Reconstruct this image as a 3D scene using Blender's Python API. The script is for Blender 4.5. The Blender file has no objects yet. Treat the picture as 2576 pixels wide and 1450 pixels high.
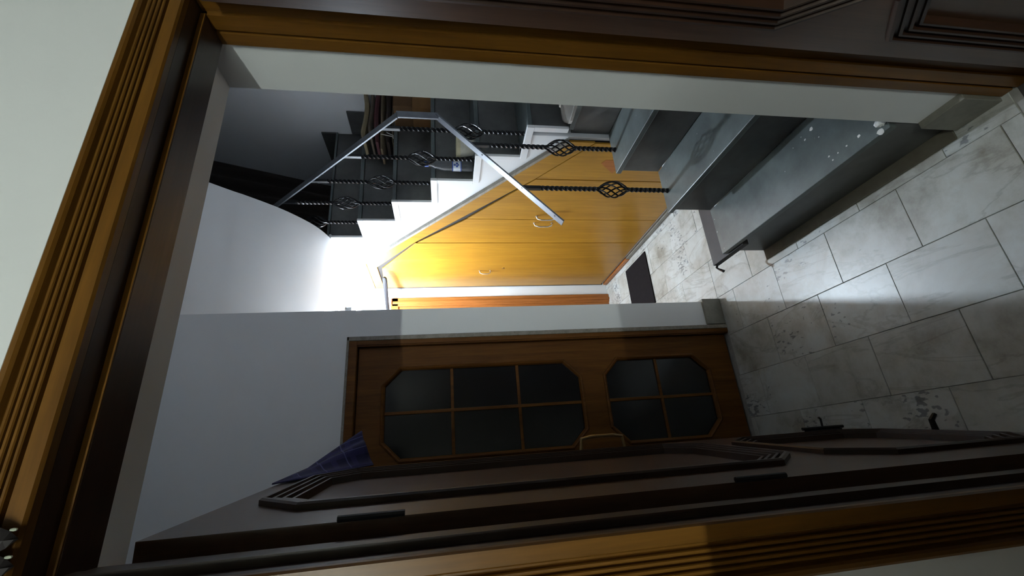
import bpy, bmesh, math, random
from mathutils import Vector, Matrix
random.seed(7)
sc = bpy.context.scene
# ------------------------------------------------------------------ camera
F_PX, YAW, PIT, ROLL, CAM_H = 1083.39, 0.3829, 0.1615, 0.0177, 1.6193
cy, sy, cp, sp = math.cos(YAW), math.sin(YAW), math.cos(PIT), math.sin(PIT)
fwd = Vector((sy*cp, cy*cp, -sp)); rgt = Vector((cy, -sy, 0)); dwn = fwd.cross(rgt)
r2 = rgt*math.cos(ROLL)+dwn*math.sin(ROLL); d2 = dwn*math.cos(ROLL)-rgt*math.sin(ROLL)
cam = bpy.data.cameras.new('camera'); cam.sensor_fit = 'HORIZONTAL'; cam.sensor_width = 36
cam.lens = 36*F_PX/2576; cam.clip_start = .02
co = bpy.data.objects.new('camera', cam); sc.collection.objects.link(co)
# the phone was held on its side: picture right = downwards, picture up = to the right
m = Matrix((d2, r2, -fwd)).transposed().to_4x4(); m.translation = (0, 0, CAM_H); co.matrix_world = m
sc.camera = co
# ------------------------------------------------------------------ world, exposure
w = bpy.data.worlds.new('world'); sc.world = w; w.use_nodes = True
w.node_tree.nodes['Background'].inputs[0].default_value = (.5, .55, .6, 1)
w.node_tree.nodes['Background'].inputs[1].default_value = .002
sc.view_settings.view_transform = 'Standard'; sc.view_settings.look = 'None'
sc.view_settings.exposure = 0; sc.view_settings.gamma = 1; sc.view_settings.use_curve_mapping = False
BULB = 4700.; BULB_COL = (.74, .87, 1.0)
TUBE = 615.; TUBE_COL = (.90, 1.0, .92)

# ------------------------------------------------------------------ helpers
C = sc.collection
def link(o):
    C.objects.link(o); return o
def obj(name, me, mat=None, parent=None):
    if isinstance(me, bmesh.types.BMesh):
        bm = me; me = bpy.data.meshes.new(name); bmesh.ops.recalc_face_normals(bm, faces=bm.faces); bm.to_mesh(me); bm.free()
    if mat and not me.materials: me.materials.append(mat)
    o = link(bpy.data.objects.new(name, me))
    if parent: o.parent = parent
    return o
def empty(name, loc=(0, 0, 0), rz=0.):
    o = link(bpy.data.objects.new(name, None)); o.location = loc; o.rotation_euler = (0, 0, rz); o.empty_display_size = .05
    return o
def tag(o, label, cat=None, group=None, kind=None):
    o['label'] = label
    if cat: o['category'] = cat
    if group: o['group'] = group
    if kind: o['kind'] = kind
    return o
def struct(o, label): 
    o['kind'] = 'structure'; o['label'] = label; return o
def NB(): return bmesh.new()
def box(bm, x0, x1, y0, y1, z0, z1):
    vs = [bm.verts.new(p) for p in ((x0,y0,z0),(x1,y0,z0),(x1,y1,z0),(x0,y1,z0),(x0,y0,z1),(x1,y0,z1),(x1,y1,z1),(x0,y1,z1))]
    for f in ((3,2,1,0),(4,5,6,7),(0,1,5,4),(1,2,6,5),(2,3,7,6),(3,0,4,7)): bm.faces.new([vs[i] for i in f])
    return vs
def bxo(name, x0, x1, y0, y1, z0, z1, mat, parent=None, bev=0):
    bm = NB(); box(bm, x0, x1, y0, y1, z0, z1)
    if bev: bmesh.ops.bevel(bm, geom=list(bm.edges), offset=bev, segments=2, affect='EDGES', profile=.5)
    return obj(name, bm, mat, parent)
def prism(bm, pts, axis, a, b):
    """extrude polygon pts (2D) along axis from a to b"""
    def P(p, t): return {'x': (t, p[0], p[1]), 'y': (p[0], t, p[1]), 'z': (p[0], p[1], t)}[axis]
    A = [bm.verts.new(P(p, a)) for p in pts]; B = [bm.verts.new(P(p, b)) for p in pts]
    bm.faces.new(A); bm.faces.new(B[::-1]); n = len(pts)
    for i in range(n): bm.faces.new((A[i], A[(i+1)%n], B[(i+1)%n], B[i]))
def tube(bm, path, rad, n=8, cap=True, rads=None):
    path = [Vector(p) for p in path]; rings = []; up = None
    for i, p in enumerate(path):
        t = (path[min(i+1, len(path)-1)]-path[max(i-1, 0)]).normalized()
        if up is None: up = Vector((0, 0, 1)) if abs(t.z) < .9 else Vector((1, 0, 0))
        a = t.cross(up).normalized(); b = a.cross(t).normalized(); up = b
        r = rads[i] if rads else rad
        rings.append([bm.verts.new(p+(a*math.cos(2*math.pi*k/n)+b*math.sin(2*math.pi*k/n))*r) for k in range(n)])
    for A, B in zip(rings, rings[1:]):
        for k in range(n): bm.faces.new((A[k], A[(k+1)%n], B[(k+1)%n], B[k]))
    if cap: bm.faces.new(rings[0][::-1]); bm.faces.new(rings[-1])
def lathe(bm, prof, n=24, cx=0, cy_=0, close=True):
    rings = []
    for r, z in prof:
        if r < 1e-6: rings.append([bm.verts.new((cx, cy_, z))])
        else: rings.append([bm.verts.new((cx+r*math.cos(2*math.pi*k/n), cy_+r*math.sin(2*math.pi*k/n), z)) for k in range(n)])
    for A, B in zip(rings, rings[1:]):
        for k in range(n):
            a, b = A[k % len(A)], A[(k+1) % len(A)]; c, d = B[(k+1) % len(B)], B[k % len(B)]
            f = []
            for v in (a, b, c, d):
                if v not in f: f.append(v)
            if len(f) > 2: bm.faces.new(f)
def bar(bm, p, q, wide, thick, side):
    """flat bar p->q; 'side' = direction of its width"""
    p, q, s = Vector(p), Vector(q), Vector(side).normalized(); t = (q-p).normalized(); u = t.cross(s).normalized()
    vs = [bm.verts.new(e+s*a*wide/2+u*b*thick/2) for e in (p, q) for a, b in ((-1,-1),(1,-1),(1,1),(-1,1))]
    for f in ((3,2,1,0),(4,5,6,7),(0,1,5,4),(1,2,6,5),(2,3,7,6),(3,0,4,7)): bm.faces.new([vs[i] for i in f])
def smooth(o, ang=40):
    for p in o.data.polygons: p.use_smooth = True
    try: o.data.set_sharp_from_angle(angle=math.radians(ang))
    except Exception: pass
    return o

# ------------------------------------------------------------------ materials
def mat(name):
    m = bpy.data.materials.new(name); m.use_nodes = True; nt = m.node_tree
    return m, nt, nt.nodes['Principled BSDF']
def N(nt, t, **k):
    n = nt.nodes.new(t)
    for a, b in k.items(): setattr(n, a, b)
    return n
def ramp(nt, src, stops):
    r = N(nt, 'ShaderNodeValToRGB'); e = r.color_ramp.elements
    while len(e) < len(stops): e.new(.5)
    for i, (p, c) in enumerate(stops): e[i].position = p; e[i].color = tuple(c)+(1,) if len(c) == 3 else c
    nt.links.new(src, r.inputs[0]); return r.outputs[0]
def noise(nt, scale=5, detail=6, rough=.55, stretch=(1,1,1), coord='Object', dist=0):
    tc = N(nt, 'ShaderNodeTexCoord'); mp = N(nt, 'ShaderNodeMapping'); mp.inputs['Scale'].default_value = stretch
    no = N(nt, 'ShaderNodeTexNoise'); no.inputs['Scale'].default_value = scale; no.inputs['Detail'].default_value = detail
    no.inputs['Roughness'].default_value = rough; no.inputs['Distortion'].default_value = dist
    nt.links.new(tc.outputs[coord], mp.inputs[0]); nt.links.new(mp.outputs[0], no.inputs['Vector']); return no.outputs[0], mp
def bump(nt, b, src, s=.2, d=.002):
    n = N(nt, 'ShaderNodeBump'); n.inputs['Strength'].default_value = s; n.inputs['Distance'].default_value = d
    nt.links.new(src, n.inputs['Height']); nt.links.new(n.outputs[0], b.inputs['Normal'])
def mix(nt, fac, a, b, mode='MIX'):
    n = N(nt, 'ShaderNodeMix'); n.data_type = 'RGBA'; n.blend_type = mode
    for s, v in ((0, fac), (6, a), (7, b)):
        if isinstance(v, (int, float)): n.inputs[s].default_value = v
        elif isinstance(v, (tuple, list)): n.inputs[s].default_value = tuple(v)+(1,)
        else: nt.links.new(v, n.inputs[s])
    return n.outputs[2]
def plain(name, col, rough=.5, metal=0, **k):
    m, nt, b = mat(name); f, _ = noise(nt, 30, 4)
    c = ramp(nt, f, [(.3, [x*.85 for x in col]), (.7, [min(1, x*1.1) for x in col])])
    nt.links.new(c, b.inputs['Base Color']); b.inputs['Roughness'].default_value = rough; b.inputs['Metallic'].default_value = metal
    for a, v in k.items(): b.inputs[a].default_value = v
    return m
def plaster(name, col, dirt=(.55,.53,.48)):
    m, nt, b = mat(name); f, _ = noise(nt, 1.6, 8, .6); g, _ = noise(nt, 60, 3)
    c = ramp(nt, f, [(.25, [x*.93 for x in col]), (.75, col)])
    nt.links.new(c, b.inputs['Base Color']); b.inputs['Roughness'].default_value = .62; bump(nt, b, g, .25, .0015); return m
def wood(name, c0, c1, axis='z', rough=.32, scale=3., spec=.35):
    m, nt, b = mat(name)
    st = {'x': (.06, 1, 1), 'y': (1, .06, 1), 'z': (1, 1, .06)}[axis]
    f, _ = noise(nt, scale*9, 8, .62, st, dist=.6); g, _ = noise(nt, scale*45, 4, .6, st)
    c = ramp(nt, f, [(.25, c0), (.5, [(a+b_)/2 for a, b_ in zip(c0, c1)]), (.75, c1)])
    c = mix(nt, .35, c, ramp(nt, g, [(.35, [.45]*3), (.65, [1]*3)]), 'MULTIPLY')
    nt.links.new(c, b.inputs['Base Color']); b.inputs['Roughness'].default_value = rough
    b.inputs['Specular IOR Level'].default_value = spec; bump(nt, b, g, .12, .0006); return m
WALL = plaster('white_wall_paint', (.815, .83, .845))
WHITE = plaster('white_plaster_trim', (.83, .84, .85))
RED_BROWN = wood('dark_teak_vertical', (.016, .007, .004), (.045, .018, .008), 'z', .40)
SHADED_TEAK_X = wood('shaded_teak_horizontal', (.022, .010, .007), (.052, .024, .013), 'x', .36)  # darker copy of the frame teak, paints the shade under the lintel
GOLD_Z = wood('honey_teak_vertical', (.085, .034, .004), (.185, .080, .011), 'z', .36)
GOLD_X = wood('honey_teak_horizontal', (.085, .034, .004), (.185, .080, .011), 'x', .36)
GREY_TEAK = wood('varnished_leaf_teak', (.052, .025, .013), (.100, .049, .026), 'z', .30, 3., .38)
CUP = wood('yellow_laminate', (.29, .135, .012), (.42, .215, .022), 'z', .30, 2.0)
ORANGE = wood('orange_varnished_wood', (.28, .09, .02), (.42, .15, .035), 'z', .35)
DARKDOOR = wood('brown_door_wood', (.075, .027, .005), (.18, .070, .011), 'z', .5, 3., .18)
GREYWOOD = wood('weathered_grey_edge', (.20, .18, .15), (.36, .33, .29), 'y', .7)
def stone(name, col, spots=False, rough=.3):
    m, nt, b = mat(name); f, _ = noise(nt, 6, 10, .65); g, _ = noise(nt, 90, 4)
    c = ramp(nt, f, [(.28, [x*.6 for x in col]), (.5, col), (.72, [x*1.45 for x in col])])
    if spots:
        tc = N(nt, 'ShaderNodeTexCoord'); vo = N(nt, 'ShaderNodeTexVoronoi'); vo.inputs['Scale'].default_value = 34; vo.inputs['Randomness'].default_value = 1
        nt.links.new(tc.outputs['Object'], vo.inputs['Vector'])
        cell = N(nt, 'ShaderNodeSeparateColor'); nt.links.new(vo.outputs['Color'], cell.inputs[0])
        thr = N(nt, 'ShaderNodeMath', operation='MULTIPLY'); nt.links.new(cell.outputs[0], thr.inputs[0]); thr.inputs[1].default_value = .13
        sub = N(nt, 'ShaderNodeMath', operation='SUBTRACT'); nt.links.new(thr.outputs[0], sub.inputs[0]); sub.inputs[1].default_value = .055
        lt = N(nt, 'ShaderNodeMath', operation='LESS_THAN'); nt.links.new(vo.outputs['Distance'], lt.inputs[0]); nt.links.new(sub.outputs[0], lt.inputs[1])
        c = mix(nt, lt.outputs[0], c, (.6, .6, .57))
    nt.links.new(c, b.inputs['Base Color']); b.inputs['Roughness'].default_value = rough; bump(nt, b, g, .1, .0008); return m
TREAD = stone('green_grey_stone', (.088, .106, .104), True, .34)
RISER = stone('dark_stone', (.078, .078, .075), False, .34)
STEPSLAB = stone('rough_dark_slab', (.030, .026, .026), True, .6)
def marble(name):
    m, nt, b = mat(name)
    oi = N(nt, 'ShaderNodeObjectInfo'); f, mp = noise(nt, 5, 10, .62, dist=.8)
    add = N(nt, 'ShaderNodeVectorMath', operation='SCALE'); comb = N(nt, 'ShaderNodeCombineXYZ')
    for i in range(3): nt.links.new(oi.outputs['Random'], comb.inputs[i])
    nt.links.new(comb.outputs[0], add.inputs[0]); add.inputs['Scale'].default_value = 37.; nt.links.new(add.outputs[0], mp.inputs['Location'])
    c = ramp(nt, f, [(.22, (.40, .39, .35)), (.45, (.55, .56, .54)), (.62, (.60, .63, .62)), (.85, (.66, .69, .69))])
    v, mp2 = noise(nt, 3.2, 9, .6, (1, .35, 1), dist=1.6); nt.links.new(add.outputs[0], mp2.inputs['Location'])
    vein = ramp(nt, v, [(.475, (1, 1, 1)), (.497, (.55, .53, .50)), (.52, (1, 1, 1))])
    c = mix(nt, .5, c, vein, 'MULTIPLY')
    s, mp3 = noise(nt, 70, 3, .5, (1, .5, 1)); nt.links.new(add.outputs[0], mp3.inputs['Location'])
    patch, mp4 = noise(nt, 4, 2); nt.links.new(add.outputs[0], mp4.inputs['Location'])
    sp0 = N(nt, 'ShaderNodeMath', operation='MULTIPLY'); nt.links.new(s, sp0.inputs[0]); nt.links.new(patch, sp0.inputs[1])
    gate = N(nt, 'ShaderNodeMapRange'); nt.links.new(oi.outputs['Random'], gate.inputs[0]); gate.inputs[1].default_value = .45; gate.inputs[2].default_value = .8; gate.inputs[3].default_value = .80; gate.inputs[4].default_value = 1.02
    sp_ = N(nt, 'ShaderNodeMath', operation='MULTIPLY'); nt.links.new(sp0.outputs[0], sp_.inputs[0]); nt.links.new(gate.outputs[0], sp_.inputs[1])
    spk = ramp(nt, sp_.outputs[0], [(.345, (1, 1, 1)), (.375, (.30, .31, .34))])
    c = mix(nt, .8, c, spk, 'MULTIPLY')
    tone = ramp(nt, oi.outputs['Random'], [(0, (.84, .82, .78)), (.5, (.95, .95, .94)), (1, (1.0, 1.0, 1.0))])
    c = mix(nt, 1., c, tone, 'MULTIPLY')
    geo = N(nt, 'ShaderNodeNewGeometry'); dn = N(nt, 'ShaderNodeTexNoise'); dn.inputs['Scale'].default_value = 3.1; dn.inputs['Detail'].default_value = 9; dn.inputs['Roughness'].default_value = .68
    nt.links.new(geo.outputs['Position'], dn.inputs['Vector'])
    c = mix(nt, 1., c, ramp(nt, dn.outputs[0], [(.33, (.54, .51, .45)), (.45, (.84, .83, .80)), (.53, (.96, .97, .97)), (.70, (1, 1, 1))]), 'MULTIPLY')
    nt.links.new(c, b.inputs['Base Color']); b.inputs['Roughness'].default_value = .33; bump(nt, b, f, .05, .001); return m
MARBLE = marble('worn_white_marble')
GROUT = plain('tile_joint_cement', (.34, .33, .31), .8)
SKIRT = stone('stained_marble_skirting', (.20, .19, .16), False, .5)
IRON = plain('black_painted_iron', (.010, .010, .012), .30, 0.3)
RAIL = plain('grey_steel_bar', (.13, .14, .16), .42, .5)
CHROME = plain('chrome', (.75, .75, .75), .12, 1)
BRASS = plain('aged_brass', (.35, .25, .12), .35, 1)
GLASS = plain('dark_reeded_glass', (.010, .010, .011), .16)
RUBBER = plain('black_rubber', (.013, .011, .012), .9, **{'Specular IOR Level': .1})
def emit(name, col, s):
    m, nt, b = mat(name); b.inputs['Base Color'].default_value = (.9, .9, .9, 1)
    b.inputs['Emission Color'].default_value = tuple(col)+(1,); b.inputs['Emission Strength'].default_value = s; return m

# ------------------------------------------------------------------ the setting
YW, YB = .632, .861                       # room face and hall face of the near wall
XJL, XJR, ZT = -.090, .870, 2.073         # clear opening of the wooden frame
XRW, XS, YE, YF, Y2, X2 = 2.50, 1.563, 1.751, 3.802, 2.195, .775
ZP = 2.390                                # passage ceiling
HC = 4.30
# floor of the hall with its tiles
fl = bxo('floor', -1.6, XRW+.15, YB-.16, YF+.1, -.12, -.004, GROUT); struct(fl, 'worn white marble tile floor of the stair hall')
rows = [(.110-.2275*3, 1.08), (.110-.2275*2, 1.25), (.110-.2275, 1.20), (.110, 1.076), (.335, 1.225), (.565, 1.09), (.797, 1.877), (1.035, 2.07), (1.260, 2.22), (1.490, 2.10)]
edges = [r[0] for r in rows]+[1.562]
tile_cache = {}
def tile(x0, x1, y0, y1):
    g = .0008
    x0 += g; x1 -= g; y0 += g; y1 -= g
    if x1-x0 < .02 or y1-y0 < .02: return
    key = (round(x1-x0, 3), round(y1-y0, 3))
    if key not in tile_cache:
        bm = NB(); a, b = (x1-x0)/2, (y1-y0)/2; box(bm, -a, a, -b, b, -.012, 0)
        bmesh.ops.bevel(bm, geom=[e for e in bm.edges if all(v.co.z > -.001 for v in e.verts)], offset=.0012, segments=1, affect='EDGES')
        me = bpy.data.meshes.new('tile'); bmesh.ops.recalc_face_normals(bm, faces=bm.faces); bm.to_mesh(me); bm.free(); me.materials.append(MARBLE); tile_cache[key] = me
    o = link(bpy.data.objects.new('tile', tile_cache[key])); o.parent = fl
    o.location = ((x0+x1)/2, (y0+y1)/2, random.uniform(-.0008, .0008)); o.rotation_euler = (random.uniform(-.002, .002), random.uniform(-.002, .002), 0)
for i, (x0, yj) in enumerate(rows):
    x1 = edges[i+1]
    lo = .72 if x0 < X2-.05 and x1 < 1 else (.72 if x0 < .86 else YE+.0)
    hi = Y2-.005 if x1 <= X2+.03 else YF
    y = yj
    while y > lo: y -= .32
    while y < hi:
        tile(x0, min(x1, XS-.03), max(y, lo), min(y+.32, hi)); y += .32
flr = bxo('floor_room', -2.15, XRW+.15, -2.8, YB-.16, -.12, -.004, plain('dark_room_floor', (.07, .065, .06), .5)); struct(flr, 'floor of the room the photo is taken from')
# near wall with the doorway
bm = NB()
for ox0, ox1, oz, ya, yb in ((XJL-.021, XJR+.021, ZT+.039, YW, .735), (XJL-.02, XJR+.009, 2.113, .735, YB)):
    box(bm, -2.15, ox0, ya, yb, -.1, HC); box(bm, ox1, XRW+.15, ya, yb, -.1, HC); box(bm, ox0, ox1, ya, yb, oz, HC)
struct(obj('wall_front', bm, WALL), 'pale painted wall around the doorway')
# wall facing the camera with the glazed door
bm = NB(); dx0, dx1, dz = -.118, .622, 2.083
box(bm, -1.6, dx0, Y2, Y2+.2, 0, HC); box(bm, dx1, X2, Y2, Y2+.2, 0, HC); box(bm, dx0, dx1, Y2, Y2+.2, dz, HC)
struct(obj('wall_back', bm, WALL), 'white hall wall holding the glazed brown door')
struct(bxo('wall_passage', X2-.15, X2, Y2+.2, YF, 0, HC, WALL), 'white left wall of the lit passage')
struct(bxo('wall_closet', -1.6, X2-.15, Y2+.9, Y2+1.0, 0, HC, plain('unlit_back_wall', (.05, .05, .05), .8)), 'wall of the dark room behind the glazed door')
struct(bxo('wall_far', X2-.15, XRW+.15, YF, YF+.15, 0, HC, WALL), 'white far wall at the end of the passage and stair')
struct(bxo('wall_right', XRW, XRW+.15, YB, YF, 0, HC, WALL), 'white wall along the upper flight of stairs')
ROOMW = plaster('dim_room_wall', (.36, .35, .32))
struct(bxo('wall_left', -1.75, -1.6, YW, YF, 0, HC, WALL), 'left side wall of the stair hall')
struct(bxo('wall_room_left', -2.15, -2.0, -2.8, YW, 0, 2.95, WALL), 'left wall of the room behind the photographer')
struct(bxo('ceiling_hall', -1.6, X2, YB, Y2, 2.90, 3.0, WALL), 'white ceiling over the left part of the hall')
struct(bxo('ceiling', -1.75, XRW+.15, YW, YF+.15, HC, HC+.1, WALL), 'white ceiling over the stairwell')
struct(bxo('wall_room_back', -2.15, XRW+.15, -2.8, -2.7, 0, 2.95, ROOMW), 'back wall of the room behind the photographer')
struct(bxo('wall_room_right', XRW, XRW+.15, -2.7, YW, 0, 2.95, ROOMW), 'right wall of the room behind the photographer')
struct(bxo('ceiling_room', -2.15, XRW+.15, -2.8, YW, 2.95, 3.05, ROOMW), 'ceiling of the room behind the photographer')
# passage ceiling and the curved soffit of the returning flight
struct(bxo('ceiling_passage', X2, XS+.02, 2.845, YF, ZP, ZP+.014, WHITE), 'low white ceiling of the lit passage')
ctl = [(2.86, ZP), (2.845, ZP), (2.76, 2.412), (2.66, 2.452), (2.55, 2.522), (2.44, 2.612), (2.32, 2.74), (2.206, 2.872), (1.6, 3.52), (.90, 4.27)]
low = []
for k in range(1, len(ctl)-2):      # smooth curve through the control points
    for q in range(6):
        t = q/6; P = [Vector(ctl[k+e]) for e in (-1, 0, 1, 2)]
        v = .5*((2*P[1])+(P[2]-P[0])*t+(2*P[0]-5*P[1]+4*P[2]-P[3])*t*t+(3*P[1]-P[0]-3*P[2]+P[3])*t**3); low.append((v.x, v.y))
low += [(1.6, 3.52), (.90, 4.27)]
up = [(.90, 4.29), (1.5, 3.80), (2.206, 3.10), (2.5, 2.82), (2.72, 2.55), (2.845, 2.404)]
bm = NB(); prism(bm, low+up, 'x', X2+.001, XS-.015)
struct(smooth(obj('ceiling_soffit', bm, WALL), 25), 'smooth sloping underside of the upper flight of stairs')

# wooden door frame with fluted casing
trim = empty('trim_1', (0, 0, 0)); struct(trim, 'wooden frame around the doorway, lintel and left jamb coloured as shaded, fluted honey coloured casing')
def frame_profile(off0):  # (offset outwards from the clear opening, y) closed polygon
    return [(0, .735), (0, .709), (.007, .707), (.007, .701), (-.002, .699), (-.002, .668), (.010, .668), (.010, .6325), (.020, .6325), (.020, .735)]
prof = frame_profile(0)
pts = [(XJR+o, y) for o, y in prof]
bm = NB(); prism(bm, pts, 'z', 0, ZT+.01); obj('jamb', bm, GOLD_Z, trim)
bm = NB(); prism(bm, [(XJL-o, y) for o, y in prof], 'z', 0, ZT+.01); obj('jamb', bm, RED_BROWN, trim)  # left jamb in darker teak than the right, shade put into the colour
bm = NB(); prism(bm, [(y, ZT+o) for o, y in [(0, .735), (0, .668), (.010, .668), (.010, .6325), (.038, .6325), (.038, .735)]], 'x', XJL-.019, XJR+.008); obj('lintel', bm, SHADED_TEAK_X, trim)
bxo('painted_lit_step', XJL+.001, XJR-.001, .6655, .6685, ZT+.0005, ZT+.0095, GOLD_X, trim)  # thin honey strip added to paint the light on the lintel step
cas = [(.010, .632), (.010, .6195), (.0125, .6155), (.031, .6155), (.033, .619), (.0345, .626), (.037, .626)]
o = .0385
for k in range(4):
    cas += [(o, .625), (o+.001, .6195), (o+.0022, .6180), (o+.0048, .6180), (o+.006, .6195), (o+.0070, .625)]; o += .0080
cas += [(o+.001, .622), (o+.003, .615), (o+.006, .6115), (o+.011, .6105), (o+.0145, .6135), (o+.016, .622), (o+.016, .632)]
def casing(name, side, m):
    bm = NB(); A = []; B = []
    for of, y in cas:
        zt = ZT+of
        if side == 'L': A.append((XJL-of, y, 0)); B.append((XJL-of, y, zt))
        elif side == 'R': A.append((XJR+of, y, 0)); B.append((XJR+of, y, zt))
        else: A.append((XJL-of, y, zt)); B.append((XJR+of, y, zt))
    A = [bm.verts.new(p) for p in A]; B = [bm.verts.new(p) for p in B]
    bm.faces.new(A); bm.faces.new(B[::-1])
    for i in range(len(A)): bm.faces.new((A[i], A[(i+1)%len(A)], B[(i+1)%len(A)], B[i]))
    return obj(name, bm, m, trim)
casing('fluted_casing', 'L', GOLD_Z); casing('fluted_casing', 'T', GOLD_X); casing('fluted_casing', 'R', GOLD_Z)

# ---- doors ---------------------------------------------------------------
def octo(s0, s1, z0, z1, c): return [(s0+c, z0), (s1-c, z0), (s1, z0+c), (s1, z1-c), (s1-c, z1), (s0+c, z1), (s0, z1-c), (s0, z0+c)]
def leaf_body(W, zones, T):
    """board with octagonal openings; zones = [(za, zb, octagon)]"""
    bm = NB()
    for za, zb, oc in zones:
        rect = [(0, za), (W, za), (W, zb), (0, zb)]
        for y, flip in ((0, 0), (T, 1)):
            R_ = [bm.verts.new((x, y, z)) for x, z in rect]; O = [bm.verts.new((x, y, z)) for x, z in oc]
            fs = [(R_[0], R_[1], O[1], O[0]), (R_[1], O[2], O[1]), (R_[1], R_[2], O[3], O[2]), (R_[2], O[4], O[3]), (R_[2], R_[3], O[5], O[4]), (R_[3], O[6], O[5]), (R_[3], R_[0], O[7], O[6]), (R_[0], O[0], O[7])]
            for f in fs: bm.faces.new(f)
            if y == 0: O0, R0 = O, R_
        for i in range(8): bm.faces.new((O0[i], O0[(i+1)%8], O[(i+1)%8], O[i]))
        for i in (1, 3): bm.faces.new((R0[i], R0[(i+1)%4], R_[(i+1)%4], R_[i]))
        if za == zones[0][0]: bm.faces.new((R0[0], R0[1], R_[1], R_[0]))
        if zb == zones[-1][1]: bm.faces.new((R0[2], R0[3], R_[3], R_[2]))
    bmesh.ops.remove_doubles(bm, verts=bm.verts, dist=1e-5)
    return bm
def oct_offset(oc, d):
    n = len(oc); cx = sum(p[0] for p in oc)/n; cz = sum(p[1] for p in oc)/n; out = []
    for i in range(n):
        p0, p1, p2 = [Vector(oc[j % n]) for j in (i-1, i, i+1)]
        e1, e2 = (p1-p0).normalized(), (p2-p1).normalized()
        n1, n2 = Vector((-e1.y, e1.x)), Vector((-e2.y, e2.x)); b = (n1+n2).normalized()
        out.append(p1+b*(d/max(.3, b.dot(n1))))
    return out
def moulding(oc, prof):
    """prof: list of (inward offset, y)"""
    bm = NB(); rings = []
    for d, y in prof: rings.append([bm.verts.new((p[0], y, p[1])) for p in oct_offset(oc, d)])
    for A, B in zip(rings, rings[1:]+rings[:1]):
        for k in range(len(A)): bm.faces.new((A[k], A[(k+1)%8], B[(k+1)%8], B[k]))
    return bm
FLUTED = [(-.022, 0), (-.022, -.010), (-.017, -.0135), (-.011, -.0135), (-.009, -.004), (-.003, -.004), (-.001, -.011), (.005, -.011), (.007, -.002), (.013, -.002), (.015, -.0085), (.021, -.0085), (.023, .001), (.029, .001), (.031, -.005), (.037, -.005), (.040, .012), (.040, .020), (0, .020)]
SIMPLE = [(-.008, 0), (-.006, -.006), (0, -.010), (.006, -.006), (.012, .004), (.012, .016), (0, .016)]
def panel_mesh(oc, y0, y1, d):
    bm = NB(); p = oct_offset(oc, d); q = oct_offset(oc, d+.035)
    A = [bm.verts.new((a[0], y0+.008, a[1])) for a in p]; B = [bm.verts.new((a[0], y0, a[1])) for a in q]; D = [bm.verts.new((a[0], y1, a[1])) for a in p]
    for k in range(8):
        bm.faces.new((A[k], A[(k+1)%8], B[(k+1)%8], B[k])); bm.faces.new((A[k], A[(k+1)%8], D[(k+1)%8], D[k]))
    bm.faces.new(B); bm.faces.new(D); return bm
def hinge(parent, x, y, z):
    bm = NB(); tube(bm, [(x, y, z-.05), (x, y, z+.05)], .005, 8); obj('hinge', bm, IRON, parent)
def wooden_leaf(name, loc, ang, W, H, octs, T, m, label, zones):
    d = empty(name, loc, ang); struct(d, label)
    obj('leaf_frame', leaf_body(W, zones, T), m, d)
    for oc in octs:
        p = obj('panel', panel_mesh(oc, .012, .024, -.004), m, d); obj('moulding', moulding(oc, FLUTED), RED_BROWN, p)
        bmm = moulding(oc, [(a, T-b) for a, b in SIMPLE]); obj('moulding', bmm, RED_BROWN, p)
    return d
# left leaf, swung out into the hall
a = Vector((-.068, .772)); b = Vector((.012, 1.592)); W1 = (b-a).length; H1 = 2.055
oU = octo(.150, .655, .815, 1.945, .085); oD = octo(.150, .655, .150, .680, .085)
dl = wooden_leaf('door_1', (a.x, a.y, .012), math.atan2(b.y-a.y, b.x-a.x), W1, H1, (oD, oU), .034, GREY_TEAK, 'dark wooden door leaf swung into the hall at the left, plaid cloth on top',
                 [(0, .745, oD), (.745, H1-.012, oU)])
for z in (.35, 1.05, 1.72): hinge(dl, -.002, -.004, z)
# bolts on the free edge
bm = NB(); tube(bm, [(W1-.02, -.012, .06), (W1-.02, -.012, .24)], .006, 8); box(bm, W1-.035, W1-.005, -.006, 0, .08, .22); tube(bm, [(W1-.02, -.012, .15), (W1-.02, -.045, .15), (W1-.02, -.05, .158)], .004, 6); obj('tower_bolt', bm, IRON, dl)
bm = NB(); box(bm, .46, .52, -.004, 0, .02, .10); tube(bm, [(.49, -.004, .03), (.49, -.035, .034), (.49, -.052, .015)], .009, 6, rads=[.010, .009, .007]); obj('door_stop', bm, IRON, dl)
bm = NB(); tube(bm, [(W1-.045, 0, .98), (W1-.045, -.04, .985), (W1-.045, -.045, 1.02), (W1-.045, -.045, 1.10), (W1-.045, -.04, 1.135), (W1-.045, 0, 1.14)], .006, 8); obj('handle', bm, BRASS, dl)
# right leaf, opened towards the camera
oU2 = octo(.090, .800, .800, 1.950, .105); oD2 = octo(.090, .800, .130, .705, .105)
dr = wooden_leaf('door_2', (.843, .621, .012), math.radians(-110), .89, 2.055, (oD2, oU2), .034, GREY_TEAK, 'dark wooden door leaf with octagonal panels opened towards the camera',
                 [(0, .752, oD2), (.752, 2.043, oU2)])
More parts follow.
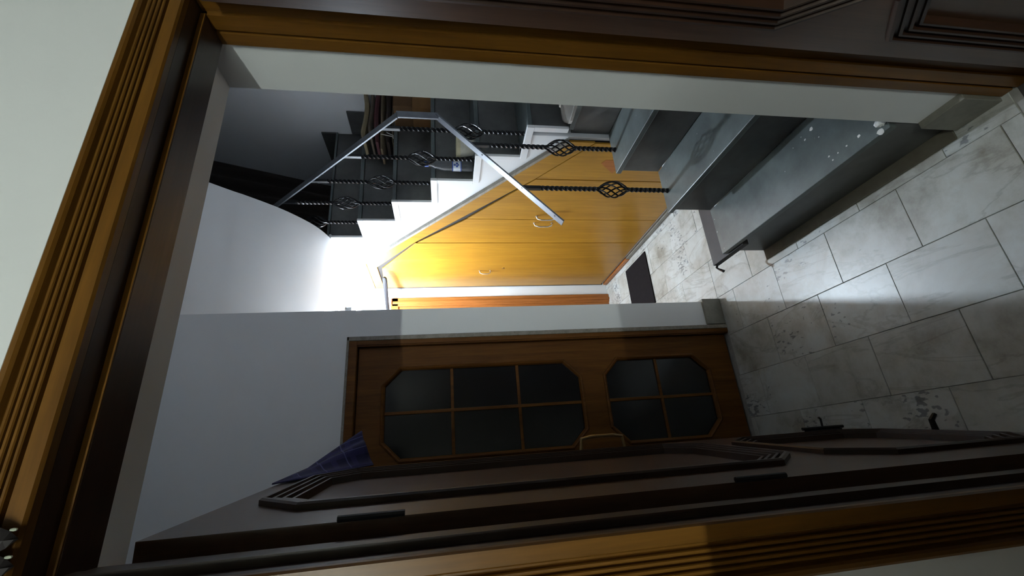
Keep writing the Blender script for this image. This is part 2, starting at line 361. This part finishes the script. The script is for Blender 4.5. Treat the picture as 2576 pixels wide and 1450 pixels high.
# brown door with octagonal glazing in the back wall
DW = .652; d3 = empty('door_3', (-.075, Y2+.02, 0)); struct(d3, 'closed brown door with two octagonal glazed panels of small panes')
gU = octo(.105, .543, .900, 1.915, .085); gD = octo(.105, .543, .155, .770, .085)
obj('leaf_frame', leaf_body(DW, [(.01, .835, gD), (.835, 2.035, gU)], .035), DARKDOOR, d3)
for oc, nr in ((gU, 3), (gD, 2)):
    s0, s1 = .105, .543; z0, z1 = oc[0][1], oc[4][1]
    obj('moulding', moulding(oc, SIMPLE), DARKDOOR, d3)
    hh = (z1-z0)/nr; ww = (s1-s0)/2
    for r in range(nr):
        for k in range(2): bxo('pane', s0+k*ww+.006, s0+(k+1)*ww-.006, .014, .019, z0+r*hh+.006, z0+(r+1)*hh-.006, GLASS, d3)
    for r in range(1, nr): bxo('glazing_bar', s0, s1, .006, .024, z0+r*hh-.008, z0+r*hh+.008, DARKDOOR, d3, .003)
    bxo('glazing_bar', (s0+s1)/2-.008, (s0+s1)/2+.008, .005, .025, z0, z1, DARKDOOR, d3, .003)
for x0, x1 in ((dx0+.075, -.003+.0), (DW+.003, dx1+.075)):
    bm = NB(); box(bm, x0, x1, -.032, .05, 0, dz); bmesh.ops.bevel(bm, geom=[e for e in bm.edges if abs(e.verts[0].co.z-e.verts[1].co.z) > 1], offset=.006, segments=2, affect='EDGES'); obj('frame_post', bm, DARKDOOR, d3)
bxo('frame_head', dx0+.075, dx1+.075, -.033, .05, 2.04, dz, DARKDOOR, d3, .004)
bxo('frame_bead', DW+.031, dx1+.083, -.037, -.02, 0, dz+.008, GREYWOOD, d3, .003); bxo('frame_bead', dx0+.06, dx1+.083, -.037, -.02, dz-.004, dz+.008, GREYWOOD, d3, .003)
bm = NB(); tube(bm, [(.05, 0, .84), (.05, -.045, .845), (.05, -.048, .87), (.05, -.048, .93), (.05, -.045, .955), (.05, 0, .96)], .005, 8); obj('handle', bm, IRON, d3)
# door at the end of the passage
d4 = empty('door_4', (.80, YF, 0)); struct(d4, 'orange brown door frame at the end of the lit passage')
bxo('leaf', .07, .56, -.012, -.001, 0, 2.02, ORANGE, d4)
for x0, x1 in ((0, .07), (.56, .64)):
    bxo('frame_post', x0, x1, -.03, 0, 0, 2.07, ORANGE, d4, .005); bxo('frame_bead', x0+.02, x0+.045, -.042, -.028, 0, 2.06, ORANGE, d4, .004)
bxo('frame_head', 0, .64, -.03, 0, 2.01, 2.075, ORANGE, d4, .005)
# skirtings
struct(bxo('baseboard_reveal', XJR-.014, XJR+.012, .737, YB, 0, .138, SKIRT, None, .003), 'stained stone skirting at the foot of the right door reveal')
struct(bxo('baseboard_back', dx1+.012, X2+.014, Y2-.014, Y2+.05, 0, .115, SKIRT, None, .003), 'stained stone skirting beside the glazed door')

# ------------------------------------------------------------------ staircase
XRI, YFI = XRW-.003, YF-.003
st = empty('staircase', (0, 0, 0)); tag(st, 'dark stone staircase turning up to the right and back, white painted side', 'staircase')
X1, G1, RI = .866, .2348, .238
G2, R2, Y5, Z5 = .2324, .2491, 1.683, 1.1715
treads_z = [RI*(i+1) for i in range(4)]
def stone_slab(name, x0, x1, y0, y1, z0, z1, m, p=st): return bxo(name, x0, x1, y0, y1, z0, z1, m, p, .003)
for i in range(3):
    x = X1+i*G1; z = treads_z[i]
    stone_slab('tread', x, x+G1+.018, YB+.006, YE, z-.026, z, TREAD)
    stone_slab('riser', x+.018, x+.036, YB+.006, YE-.004, (treads_z[i-1] if i else 0)+.0005, z-.0265, RISER)
    bxo('step_core', x+.037, XS+.04, YB+.006, YE-.006, (treads_z[i-1] if i else 0), z-.027, WHITE, st)
x = X1+3*G1
stone_slab('riser', x+.018, x+.036, YB+.006, YE-.004, treads_z[2]+.0005, treads_z[3]-.0265, RISER)
stone_slab('landing', x, XRI, YB+.006, Y5+.02, treads_z[3]-.026, treads_z[3], TREAD)
bxo('step_core', x+.037, XRI, YB+.006, Y5+.02, 0, treads_z[3]-.027, WHITE, st)
# rough lower slab under the first tread, sticking out at its far end
stone_slab('base_slab', X1-.006, X1+G1+.10, YE-.12, YE+.125, treads_z[0]-.060, treads_z[0]-.028, STEPSLAB)
bm = NB(); tube(bm, [(X1+.004, YE+.115, .190), (X1-.012, YE+.135, .186), (X1-.022, YE+.128, .183), (X1-.048, YE+.098, .180)], .006, 6, rads=[.006, .006, .005, .008]); obj('iron_stub', bm, IRON, st)
stone_slab('foot_strip', X1-.034, X1+.02, YB+.006, YE-.004, .0006, .005, plain('dirty_cement', (.13, .115, .085), .8))
tz2 = [Z5+i*R2 for i in range(5)]
for i in range(5):
    y = Y5+i*G2; z = tz2[i]; zp = tz2[i-1] if i else treads_z[3]
    stone_slab('tread', XS+.012, XRI, y, y+G2+.016, z-.024, z, TREAD)
    stone_slab('riser', XS+.014, XRI, y+.014, y+.032, zp+.0005, z-.0245, RISER)
    bxo('step_core', XS+.09, XRI, y+.033, y+G2+.033, 0, z-.025, WHITE, st)
y = Y5+5*G2; ZL = 2.420
stone_slab('riser', XS+.014, XRI, y+.014, y+.032, tz2[4]+.0005, ZL-.0165, RISER)
stone_slab('upper_landing', X2+.001, XRI, y-.002, YFI, ZP+.015, ZL, TREAD)
# white side wall of the upper flight
poly = [(YFI, 0), (YE-.005, 0), (YE-.005, treads_z[3]-.03), (Y5+.02, treads_z[3]-.03)]
poly = [(YE-.005, 0), (YE-.005, tz2[0]-.01)]
for i in range(5):
    y0 = Y5+i*G2; y1 = y0+G2
    if i: poly += [(y0+.018, tz2[i-1]-.01), (y0+.018, tz2[i]-.01)]
poly += [(Y5+5*G2+.018, tz2[4]-.01), (Y5+5*G2+.018, ZP-.001), (YFI, ZP-.001), (YFI, 0)]
bm = NB(); prism(bm, poly, 'x', XS, XS+.085); obj('side_wall', bm, WHITE, st)
for i in range(5):
    y0 = Y5+i*G2; z = tz2[i]; zp = tz2[i-1] if i else treads_z[3]
    bxo('edge_trim', XS-.006, XS+.011, y0, y0+G2+.018, z-.034, z+.004, WHITE, st, .002)
    bxo('edge_trim', XS-.005, XS+.011, y0, y0+.032, zp+.004, z-.034, WHITE, st, .002)
bxo('edge_trim', XS-.006, XS+.011, Y5+5*G2, Y5+5*G2+.03, tz2[4]+.004, ZP, WHITE, st, .002)
# stepped skirting on the right wall
for i in range(5):
    y0 = Y5+i*G2
    bxo('stepped_skirting', XRI-.012, XRI, y0, y0+G2, tz2[i], tz2[i]+.13, RISER, st)
bxo('stepped_skirting', XRI-.012, XRI, Y5+5*G2, YFI, ZL, ZL+.11, RISER, st)
bxo('stepped_skirting', XRI-.012, XRI, YB+.01, Y5, treads_z[3], treads_z[3]+.13, RISER, st)

# ------------------------------------------------------------------ under-stair cupboard
cb = empty('cupboard', (XS, 2.8, 0)); tag(cb, 'yellow wood cupboard built under the stairs with a sloping top', 'cupboard')
GAP_SHADE = plain('painted_gap_shade', (.012, .008, .006), .8)
def cpart(name, pts, x0, x1, m, par=cb, bev=.0):
    bm = NB(); prism(bm, [(y-2.8, z) for y, z in pts], 'x', x0-XS, x1-XS)
    if bev: bmesh.ops.bevel(bm, geom=list(bm.edges), offset=bev, segments=1, affect='EDGES')
    return obj(name, bm, m, par)
outl = [(3.795, .045), (3.795, 2.215), (3.246, 2.215), (1.765, .930), (1.765, .045)]
cpart('gap_shade_board', outl, XS-.006, XS-.0005, GAP_SHADE)  # near-black sheet painting the shade in the gaps around the doors
cpart('sloping_frame', [(3.795, 2.215), (3.246, 2.215), (1.765, .930), (1.765, .790), (2.10, 1.062), (2.90, 1.814), (3.33, 2.142), (3.795, 2.142)], XS-.018, XS-.006, CUP)
cpart('end_stile', [(3.795, .045), (3.795, 2.142), (3.778, 2.142), (3.778, .045)], XS-.018, XS-.006, RED_BROWN)
doors = [([(2.908, .060), (3.775, .060), (3.775, 2.136), (3.36, 2.104), (2.908, 1.806)], 'A'),
         ([(2.560, .060), (2.900, .060), (2.900, 1.792), (2.560, 1.440)], 'B'),
         ([(2.098, .060), (2.556, .060), (2.556, 1.440), (2.098, 1.050)], 'C'),
         ([(1.770, .060), (2.092, .060), (2.092, 1.050), (1.770, .786)], 'D')]
def pull(par, y, z, L=.10, h=.03):
    bm = NB(); pts = [(-.018, y-2.8, z-L/2), (-.018-h*.7, y-2.8, z-L/2+.006), (-.018-h, y-2.8, z-L/4), (-.018-h, y-2.8, z+L/4), (-.018-h*.7, y-2.8, z+L/2-.006), (-.018, y-2.8, z+L/2)]
    tube(bm, pts, .0055, 8); o = obj('handle', bm, CHROME, par); smooth(o, 60)
    for e in (-1, 1):
        bm = NB(); tube(bm, [(-.0175, y-2.8, z+e*L/2), (-.0215, y-2.8, z+e*L/2)], .009, 10); obj('handle_rose', bm, CHROME, par)
dd = {}
for pts, k in doors: dd[k] = cpart('door', pts, XS-.019, XS-.008, CUP, bev=.0012)
pull(dd['A'], 3.42, 1.245, .095); pull(dd['B'], 2.605, .900, .13); pull(dd['C'], 2.515, .900, .13)
bm = NB(); tube(bm, [(-.019, 3.368-2.8, 1.09), (-.022, 3.368-2.8, 1.09)], .010, 12); obj('keyhole_plate', bm, BRASS, dd['A'])
cpart('inset_patch', [(1.90, .56), (2.02, .60), (1.93, .70), (1.90, .68)], XS-.0205, XS-.019, ORANGE, dd['D'])
for p, q in (((3.246, 2.218), (1.765, .933)), ((3.797, 2.218), (3.246, 2.218))):
    bm = NB(); d = Vector((0, q[0]-p[0], q[1]-p[1])).normalized(); nrm = Vector((0, -d.z, d.y))
    bar(bm, (-.012, p[0]-2.8, p[1]+.008), (-.012, q[0]-2.8, q[1]+.008), .024, .018, (1, 0, 0)); obj('edge_strip', bm, GREYWOOD, cb)
bxo('plinth', -.022, -.001, 1.77-2.8, 3.20-2.8, 0, .030, SKIRT, cb, .002)
bxo('plinth_board', -.026, -.001, 3.20-2.8, 3.78-2.8, 0, .034, ORANGE, cb, .002)

# ------------------------------------------------------------------ railing
rl = empty('stair_railing', (1.21, 1.705, 0)); tag(rl, 'black twisted iron railing with basket balusters and a grey flat handrail', 'railing')
def rp(x, y, z): return (x-1.21, y-1.705, z)
bm = NB(); bar(bm, rp(1.012, 1.705, 1.052), rp(1.622, 1.705, 1.632), 0.038, .008, (0, 1, 0)); hr1 = obj('handrail', bm, RAIL, rl)
bm = NB(); bar(bm, rp(1.612, 1.694, 1.622), rp(1.612, 1.694, 1.826), 0.038, .008, (1, 0, 0)); obj('handrail_link', bm, RAIL, rl)
bm = NB(); bar(bm, rp(1.603, 1.690, 1.820), rp(1.603, 2.800, 2.935), 0.038, .008, (1, 0, 0)); obj('handrail', bm, RAIL, rl)
for t in (.06, .31, .62):
    p = Vector(rp(1.012+.61*t, 1.705-.006, 1.052+.58*t)); nv = Vector((-.58, 0, .61)).normalized()
    bm = NB(); tube(bm, [p+nv*.003, p+nv*.0055], .0045, 8); obj('screw', bm, IRON, hr1)
def baluster(x, y, z0, L):
    e = rp(x, y, z0); bm = NB(); hw = .0100; rings = []
    zb0, zb1 = .225, .365
    def seg(za, zb, tw):
        n = max(2, int((zb-za)/.004)); rr = []
        for i in range(n+1):
            z = za+(zb-za)*i/n; a0 = tw*(z-za)
            rr.append([bm.verts.new((hw*1.25*math.cos(a0+k*math.pi/2+.785), hw*1.25*math.sin(a0+k*math.pi/2+.785), z)) for k in range(4)])
        for A, B in zip(rr, rr[1:]):
            for k in range(4): bm.faces.new((A[k], A[(k+1)%4], B[(k+1)%4], B[k]))
        bm.faces.new(rr[0][::-1]); bm.faces.new(rr[-1])
    seg(0, zb0, 66); o = obj('baluster', bm, IRON, rl); o.location = e
    bm = NB(); seg(zb1, L-.09, 66); seg(L-.09, L, 0); bmesh.ops.remove_doubles(bm, verts=bm.verts, dist=1e-5); obj('upper_shaft', bm, IRON, o)
    bm = NB(); nw = 8
    for k in range(nw):
        path = []
        for i in range(13):
            t = i/12; r = .007+.033*math.sin(math.pi*t)**.8; a0 = 2*math.pi*k/nw+t*2.4
            path.append((r*math.cos(a0), r*math.sin(a0), zb0-.004+(zb1-zb0+.008)*t))
        tube(bm, path, .0040, 5)
    bk = obj('basket', bm, IRON, o); smooth(bk, 60)
    return o
for x, z in ((1.205, treads_z[1]), (1.452, treads_z[2])): baluster(x, 1.705, z, 1.052+(x-1.012)*.951-.006-z)
for i, yb in enumerate((1.782, 2.008, 2.241, 2.472, 2.712)): baluster(1.603, yb, tz2[i], 1.820+(yb-1.69)*1.0045-.007-tz2[i])

# ------------------------------------------------------------------ lamps
lamp = empty('ceiling_lamp', (1.178, 3.31, ZP)); tag(lamp, 'bare glowing bulb under a round white ceiling rose', 'lamp')
bm = NB(); lathe(bm, [(0, 0), (.205, 0), (.205, -.006), (.196, -.014), (.188, -.006), (.178, -.006), (.170, -.014), (.162, -.007), (.05, -.010), (.045, -.03), (0, -.03)], 40); smooth(obj('ceiling_rose', bm, WHITE, lamp))
bm = NB(); lathe(bm, [(0, -.028), (.018, -.028), (.018, -.074), (0, -.074)], 16); obj('bulb_holder', bm, plain('black_holder', (.02, .02, .02), .4), lamp)
bm = NB(); lathe(bm, [(0, -.072), (.014, -.072), (.017, -.078), (.0315, -.106), (.0322, -.112), (0, -.112)], 20); smooth(obj('bulb_base', bm, WHITE, lamp), 40)
bm = NB(); lathe(bm, [(0, -.1124), (.0300, -.1124), (.0285, -.122), (.023, -.133), (.013, -.140), (0, -.142)], 20); smooth(obj('bulb_dome', bm, emit('bulb_glow', BULB_COL, BULB), lamp), 80)
tl = empty('tube_light', (-1.28, -2.70, 2.60)); tag(tl, 'fluorescent tube light on the back wall of the near room', 'lamp')
bxo('batten', -.64, .64, .001, .04, -.03, .03, WHITE, tl, .004)
for e in (-1, 1): bxo('end_holder', e*.625-.012, e*.625+.012, .03, .085, -.02, .02, WHITE, tl)
bm = NB(); tube(bm, [(-.61, .065, 0), (.61, .065, 0)], .013, 12); obj('tube', bm, emit('tube_glow', TUBE_COL, TUBE), tl)

# ------------------------------------------------------------------ loose things
mt = bxo('doormat', 1.03, 1.468, 2.905, 3.300, .001, .010, RUBBER, None, .002); tag(mt, 'black rubber doormat lying on the passage floor', 'doormat')
# dark wooden rod above the far door
rod = NB(); tube(rod, [(1.345, 3.80, 2.106), (1.40, 3.63, 2.098), (1.455, 3.44, 2.088), (1.470, 3.39, 2.086), (1.475, 3.375, 2.085)], .01, 8, rads=[.015, .016, .019, .018, .008])
tag(smooth(obj('wooden_rod', rod, plain('dark_rod_wood', (.005, .004, .006), .8))), 'dark wooden rod sticking out of the wall above the far orange door frame', 'rod')
# curtain at the top of the stairs
bm = NB(); nx, nz = 36, 10; grid = []
for j in range(nz+1):
    t = j/nz; z = 2.44+t*1.10; xr = 2.226+.2435*(z-2.44)-.006; xl = 1.62+.05*t; row = []
    for i in range(nx+1):
        s = i/nx; row.append(bm.verts.new((xl+(xr-xl)*s, 3.2+.025*math.sin(s*38), z)))
    grid.append(row)
for j in range(nz):
    for i in range(nx): bm.faces.new((grid[j][i], grid[j][i+1], grid[j+1][i+1], grid[j+1][i]))
CUR = plain('dark_brown_cloth', (.016, .010, .008), .9)
cu = empty('curtain', (2.0, 3.2, 2.44)); tag(cu, 'dark brown curtain hanging at the top of the stairs', 'curtain')
o = obj('cloth', bm, CUR, cu); o.location = (-2.0, -3.2, -2.44); md = o.modifiers.new('thick', 'SOLIDIFY'); md.thickness = .004; smooth(o, 80)
bm = NB(); tube(bm, [(1.5-2.0, 0, 1.10), (XRW-2.0, 0, 1.10)], .01, 8); obj('curtain_rod', bm, IRON, cu)

# plaid cloth over the corner of the left leaf
def plaid():
    m, nt, b = mat('blue_plaid_cotton'); uv = N(nt, 'ShaderNodeUVMap'); sep = N(nt, 'ShaderNodeSeparateXYZ'); nt.links.new(uv.outputs[0], sep.inputs[0])
    def lines(out, n, w):
        mu = N(nt, 'ShaderNodeMath', operation='MULTIPLY'); nt.links.new(out, mu.inputs[0]); mu.inputs[1].default_value = n
        fr = N(nt, 'ShaderNodeMath', operation='FRACT'); nt.links.new(mu.outputs[0], fr.inputs[0])
        l = N(nt, 'ShaderNodeMath', operation='LESS_THAN'); nt.links.new(fr.outputs[0], l.inputs[0]); l.inputs[1].default_value = w; return l.outputs[0]
    c = mix(nt, lines(sep.outputs[0], 5, .28), (.010, .009, .050), (.018, .016, .078)); c = mix(nt, lines(sep.outputs[1], 4, .30), c, (.019, .017, .082))
    c = mix(nt, lines(sep.outputs[0], 4, .045), c, (.065, .065, .17)); c = mix(nt, lines(sep.outputs[1], 3, .045), c, (.065, .065, .17))
    nt.links.new(c, b.inputs['Base Color']); b.inputs['Roughness'].default_value = .9; return m
bm = NB(); uvl = bm.loops.layers.uv.new('UVMap'); NU, NT = 24, 20; grid = []
ap = Vector((-.010, 1.300, 2.062)); corner = Vector((.022, 1.600, 2.062)); E_ = Vector((.135, 1.640, 1.905)); H_ = Vector((.013, 1.500, 1.838))
for i in range(NU+1):
    u = i/NU
    top = ap.lerp(corner, u/.42) if u < .42 else corner.lerp(E_, (u-.42)/.58)
    bot = ap.lerp(H_, u)
    row = []
    for j in range(NT+1):
        t = j/NT; p = bot.lerp(top, t)
        p += Vector((.020, -.030, .006))*(u*math.sin(t*math.pi))+Vector((.6, -.8, 0))*(.009*u*math.sin(t*15+u*2)); row.append((bm.verts.new(p), (u, t*(.25+.75*u))))
    grid.append(row)
for i in range(NU):
    for j in range(NT):
        q = (grid[i][j], grid[i][j+1], grid[i+1][j+1], grid[i+1][j]); f = bm.faces.new([v for v, _ in q])
        for l, (_, c) in zip(f.loops, q): l[uvl].uv = c
clo = obj('hanging_cloth', bm, plaid()); md = clo.modifiers.new('thick', 'SOLIDIFY'); md.thickness = .004; smooth(clo, 80)
tag(clo, 'navy blue plaid cloth hung over the corner of the left door leaf', 'cloth')

# shoes on the landing
SH = plain('grey_canvas', (.20, .19, .17), .8); SOLE = plain('pale_rubber_sole', (.42, .40, .36), .6)
def shoe(x, y, z, rz, label):
    e = empty('shoe', (x, y, z), rz)
    L, wd = .16, .036
    sec = [(0, .030, .070), (.03, .033, .074), (.06, .033, .062), (.09, .035, .050), (.12, .034, .040), (.145, .026, .030), (.16, .010, .018)]
    bm = NB(); rings = []
    for t, hw, h in sec:
        rings.append([bm.verts.new((hw*math.cos(a_)*(1 if math.sin(a_) < .3 else .86), t, .014+max(0, h*math.sin(a_)))) for a_ in [math.pi*k/8 for k in range(9)]])
    for A, B in zip(rings, rings[1:]):
        for k in range(8): bm.faces.new((A[k], A[k+1], B[k+1], B[k]))
    for r in (rings[0], rings[-1]): bm.faces.new(r)
    up_ = smooth(obj('upper', bm, SH, e), 50)
    bm = NB(); pl = [(-hw-.003, t) for t, hw, h in sec]+[(hw+.003, t) for t, hw, h in reversed(sec)]; prism(bm, pl, 'z', 0, .015); obj('sole', bm, SOLE, e)
    bm = NB(); tube(bm, [(.026*math.cos(a_), .032+.030*math.sin(a_), .083-.008*math.sin(a_)) for a_ in [2*math.pi*k/14 for k in range(15)]], .006, 6, False); obj('collar', bm, SOLE, up_)
    bxo('heel_tab', -.008, .008, -.004, .004, .03, .088, SOLE, up_, .001)
    tag(e, label, 'shoe', 'pair of grey shoes on the stair landing')
shoe(1.612, 1.515, treads_z[3], .12, 'small grey shoe on the stair landing, nearer the open edge'); shoe(1.705, 1.512, treads_z[3], -.06, 'small grey shoe on the stair landing, nearer the door reveal')

# bottle and plastic tub on the sixth step
bt = empty('water_bottle', (1.632, 2.095, tz2[1])); tag(bt, 'clear plastic bottle with a blue and white label on a stair step', 'bottle')
CL, nt, b_ = mat('clear_plastic'); b_.inputs['Base Color'].default_value = (.93, .96, 1, 1); b_.inputs['Roughness'].default_value = .06; b_.inputs['Transmission Weight'].default_value = .96; b_.inputs['IOR'].default_value = 1.28
bprof = [(0, .004), (.028, 0), (.038, .006), (.039, .06), (.036, .066), (.037, .072), (.037, .128), (.039, .134), (.036, .142), (.039, .150), (.036, .158), (.039, .166), (.036, .185), (.024, .225), (.013, .243), (.013, .265)]
bm = NB(); lathe(bm, bprof+[(r-.0012 if r > .002 else 0, z+(.001 if z < .01 else 0)) for r, z in reversed(bprof)], 28); smooth(obj('body', bm, CL, bt), 60)
bm = NB(); lathe(bm, [(0, .285), (.0155, .285), (.0155, .262), (.0142, .262), (.0142, .283), (0, .283)], 20); obj('cap', bm, plain('blue_cap', (.03, .08, .35), .4), bt)
bm = NB(); lathe(bm, [(.0375, .074), (.0378, .074), (.0378, .126), (.0375, .126), (.0375, .074)], 32); lb = obj('label', bm, plain('white_label', (.70, .76, .84), .4), bt)
BLUE = plain('label_blue', (.02, .07, .36), .4)
def patch(a0, z0, ra, rz, rr=.0381, n=14):
    bm = NB(); c = bm.verts.new((rr*math.cos(a0), rr*math.sin(a0), z0)); vs = [bm.verts.new((rr*math.cos(a0+ra*math.cos(2*math.pi*k/n)), rr*math.sin(a0+ra*math.cos(2*math.pi*k/n)), z0+rz*math.sin(2*math.pi*k/n))) for k in range(n)]
    for k in range(n): bm.faces.new((c, vs[k], vs[(k+1)%n]))
    obj('printed_mark', bm, BLUE, lb)
A0 = math.atan2(-2.095, -1.632)
for da, z0, ra, rz in ((0, .112, .16, .0075), (-.20, .099, .18, .0065), (.20, .099, .18, .0065), (0, .091, .12, .005)): patch(A0+da, z0, ra, rz)
bm = NB(); lathe(bm, [(.0379, .0735), (.0383, .0735), (.0383, .079), (.0379, .079), (.0379, .0735)], 32); obj('label_band', bm, BLUE, lb)
bm = NB(); lathe(bm, [(.0379, .121), (.0383, .121), (.0383, .1265), (.0379, .1265), (.0379, .121)], 32); obj('label_band', bm, BLUE, lb)
tb = empty('plastic_tub', (1.730, 2.052, tz2[1])); tag(tb, 'cream plastic tub standing on a stair step beside the bottle', 'tub')
CREAM = plain('cream_plastic', (.74, .72, .62), .5)
bm = NB(); lathe(bm, [(0, 0), (.047, 0), (.050, .004), (.061, .078), (.061, .098), (.058, .098), (.058, .078), (.047, .006), (0, .006)], 28); smooth(obj('body', bm, CREAM, tb))
bm = NB(); lathe(bm, [(.0615, .078), (.0645, .078), (.066, .099), (.062, .101), (.0615, .078)], 28); smooth(obj('rim', bm, plain('yellowed_rim', (.68, .62, .42), .5), tb))

# cardboard boxes on the seventh step
for k, (x0, x1, y0, y1, lab, cc) in enumerate(((2.13, 2.46, 2.175, 2.375, 'brown cardboard box on a stair step, the lower one of two', (.16, .075, .02)), (2.15, 2.47, 2.185, 2.378, 'brown cardboard box stacked on top of another on a stair step', (.10, .048, .014)))):
    z0 = tz2[2]+k*.121; e = empty('cardboard_box', ((x0+x1)/2, (y0+y1)/2, z0)); wx, wy = (x1-x0)/2, (y1-y0)/2
    CB = plain('brown_cardboard_%d' % k, cc, .85)
    bxo('body', -wx, wx, -wy, wy, 0, .116, CB, e, .002); bxo('flap', -wx, wx, -wy, -.002, .1165, .119, CB, e); bxo('flap', -wx, wx, .002, wy, .1165, .119, CB, e)
    bxo('tape', -wx*.98, wx*.98, -.02, .02, .1192, .1198, plain('parcel_tape_%d' % k, (.30, .20, .09), .4), e)
    tag(e, lab, 'box', 'cardboard boxes on the stairs')
# pile of folded sacks on the eighth step
cols = [(.10, .075, .045), (.045, .030, .025), (.20, .15, .09), (.10, .035, .040), (.16, .13, .10), (.24, .19, .11)]
labs = ['dark tan folded sack at the bottom of the pile on the stairs', 'blackish brown folded cloth second in the pile on the stairs', 'sandy folded sack in the middle of the pile on the stairs', 'maroon folded cloth in the pile on the stairs', 'greyish folded sack near the top of the pile on the stairs', 'light tan folded sack topmost of the pile on the stairs']
z = tz2[3]
for k in range(6):
    th = .021+.008*(k % 2); x0 = 2.02+random.uniform(-.03, .05); x1 = 2.47; bm = NB(); G = 16; A = []; B = []
    for i in range(G+1):
        s = i/G; xx = x0+(x1-x0)*s; zz = .010*math.sin(s*7+k*1.3)*(k/5); dy = .012*math.sin(s*9+k)
        tt = th*(.55+.45*math.sin(math.pi*min(1, s*4+.1)/2 if s < .25 else math.pi/2))
        prof = [(-.085+dy, 0), (-.095+dy, tt*.5), (-.085+dy, tt), (.085, tt), (.085, 0)]
        A.append([bm.verts.new((xx-2.25, yy, zz+q)) for yy, q in prof])
    for P, Q in zip(A, A[1:]):
        for i in range(5): bm.faces.new((P[i], P[(i+1)%5], Q[(i+1)%5], Q[i]))
    bm.faces.new(A[0][::-1]); bm.faces.new(A[-1])
    o = smooth(obj('folded_sack', bm, plain('sackcloth_%d' % k, cols[k], .95)), 50); o.location = (2.25, 2.495, z+.011*(k/5)); z += th+.0105
    tag(o, labs[k], 'sack', 'pile of folded sacks')
bm = NB(); tube(bm, [(2.10, 2.392, tz2[3]+.09), (2.085, 2.386, tz2[3]+.05), (2.075, 2.384, tz2[3]+.012), (2.055, 2.382, tz2[3]+.004), (2.085, 2.384, tz2[3]+.006), (2.11, 2.388, tz2[3]+.05)], .0025, 6)
tag(obj('string_loop', bm, plain('white_string', (.6, .57, .5), .8)), 'white string loop hanging from the pile of folded sacks', 'string')

# garland on the top left corner of the casing
gl = empty('door_garland', (-.10, .606, 2.14)); tag(gl, 'dark leaf garland with pale beads on the top left corner of the casing', 'garland')
LEAF = plain('dried_dark_leaf', (.016, .012, .013), .7); BEAD = plain('pale_shell', (.42, .45, .36), .35)
bm = NB(); tube(bm, [(-.10, 0, .0), (.0, -.002, -.006), (.07, 0, .0)], .002, 6); obj('string', bm, LEAF, gl)
for k in range(7):
    x = -.095+k*.026; z0 = -.004-.003*(k % 2); bm = NB(); n = 8; ring = []
    for i in range(n+1):
        t = i/n; hw = .016*math.sin(math.pi*t)**.7; zz = z0-.058*t; yy = -.004-.010*math.sin(math.pi*t)
        ring.append((bm.verts.new((x-hw, yy+.006, zz)), bm.verts.new((x, yy, zz)), bm.verts.new((x+hw, yy+.006, zz))))
    for P, Q in zip(ring, ring[1:]):
        for i in (0, 1):
            f = [v for v in (P[i], P[i+1], Q[i+1], Q[i])]; bm.faces.new(f)
    bmesh.ops.remove_doubles(bm, verts=bm.verts, dist=1e-6)
    o = obj('leaf', bm, LEAF, gl); md = o.modifiers.new('t', 'SOLIDIFY'); md.thickness = .0015
    bm = NB(); lathe(bm, [(0, z0-.062), (.0013, z0-.061), (.0018, z0-.058), (.0012, z0-.055), (0, z0-.054)], 8, x+.010, -.008); smooth(obj('bead', bm, BEAD, gl))

# white paint drops on the lowest tread and crusted plaster at the foot of the reveal
DROP = plain('dried_white_paint', (.62, .62, .60), .6)
def blob(x, y, z, r, par, name='paint_drop'):
    bm = NB(); n = 10; c = bm.verts.new((x, y, z+.0012)); vs = []
    for k in range(n):
        q = r*random.uniform(.75, 1.2); vs.append(bm.verts.new((x+q*math.cos(2*math.pi*k/n), y+q*1.2*math.sin(2*math.pi*k/n), z+.0002)))
    for k in range(n): bm.faces.new((c, vs[k], vs[(k+1)%n]))
    return obj(name, bm, DROP, par)
tread0 = [o for o in st.children if o.name.startswith('tread')][0]
for x, y, r in [(1.066, 1.098, 0.011), (1.048, 1.136, 0.006), (0.911, 0.96, 0.008), (1.015, 1.083, 0.004), (0.911, 1.007, 0.005), (0.922, 1.077, 0.006), (0.9, 1.069, 0.005), (0.91, 1.043, 0.004), (0.873, 0.896, 0.016), (1.07, 1.146, 0.003), (0.988, 1.742, 0.004), (0.888, 1.725, 0.003)]: blob(x, y, RI, r*.62, tread0)
crust = NB()
for k in range(9):
    x = X1+.012+.02*k*.4; bmesh.ops.create_icosphere(crust, subdivisions=1, radius=1, matrix=Matrix.Translation((XJR+.014+.006*k, YB+.017, .262-.012*k+random.uniform(-.006, .006)))@Matrix.Diagonal((.012, .010, .014, 1)))
obj('plaster_crust', crust, WHITE, st)
# unseen cabinet-shaped blocker added behind the camera to shade the lower left casing
wd = empty('shade_blocker', (-.86, -.45, 0)); tag(wd, 'unseen brown block added to shade the lower left door casing', 'shade_blocker')
bxo('body', -.735, .72, -.25, .19, .06, 1.635, DARKDOOR, wd, .004); bxo('plinth', -.72, .70, -.22, .18, 0, .06, RED_BROWN, wd)
for x0, x1, xh in ((-.73, -.25, -.29), (-.245, .235, .19), (.24, .715, .28)):
    d = bxo('door', x0, x1, -.269, -.251, .08, 1.615, DARKDOOR, wd, .003); bm = NB(); tube(bm, [(xh, -.269, .80), (xh, -.295, .81), (xh, -.295, .89), (xh, -.269, .90)], .005, 8); obj('handle', bm, BRASS, d)
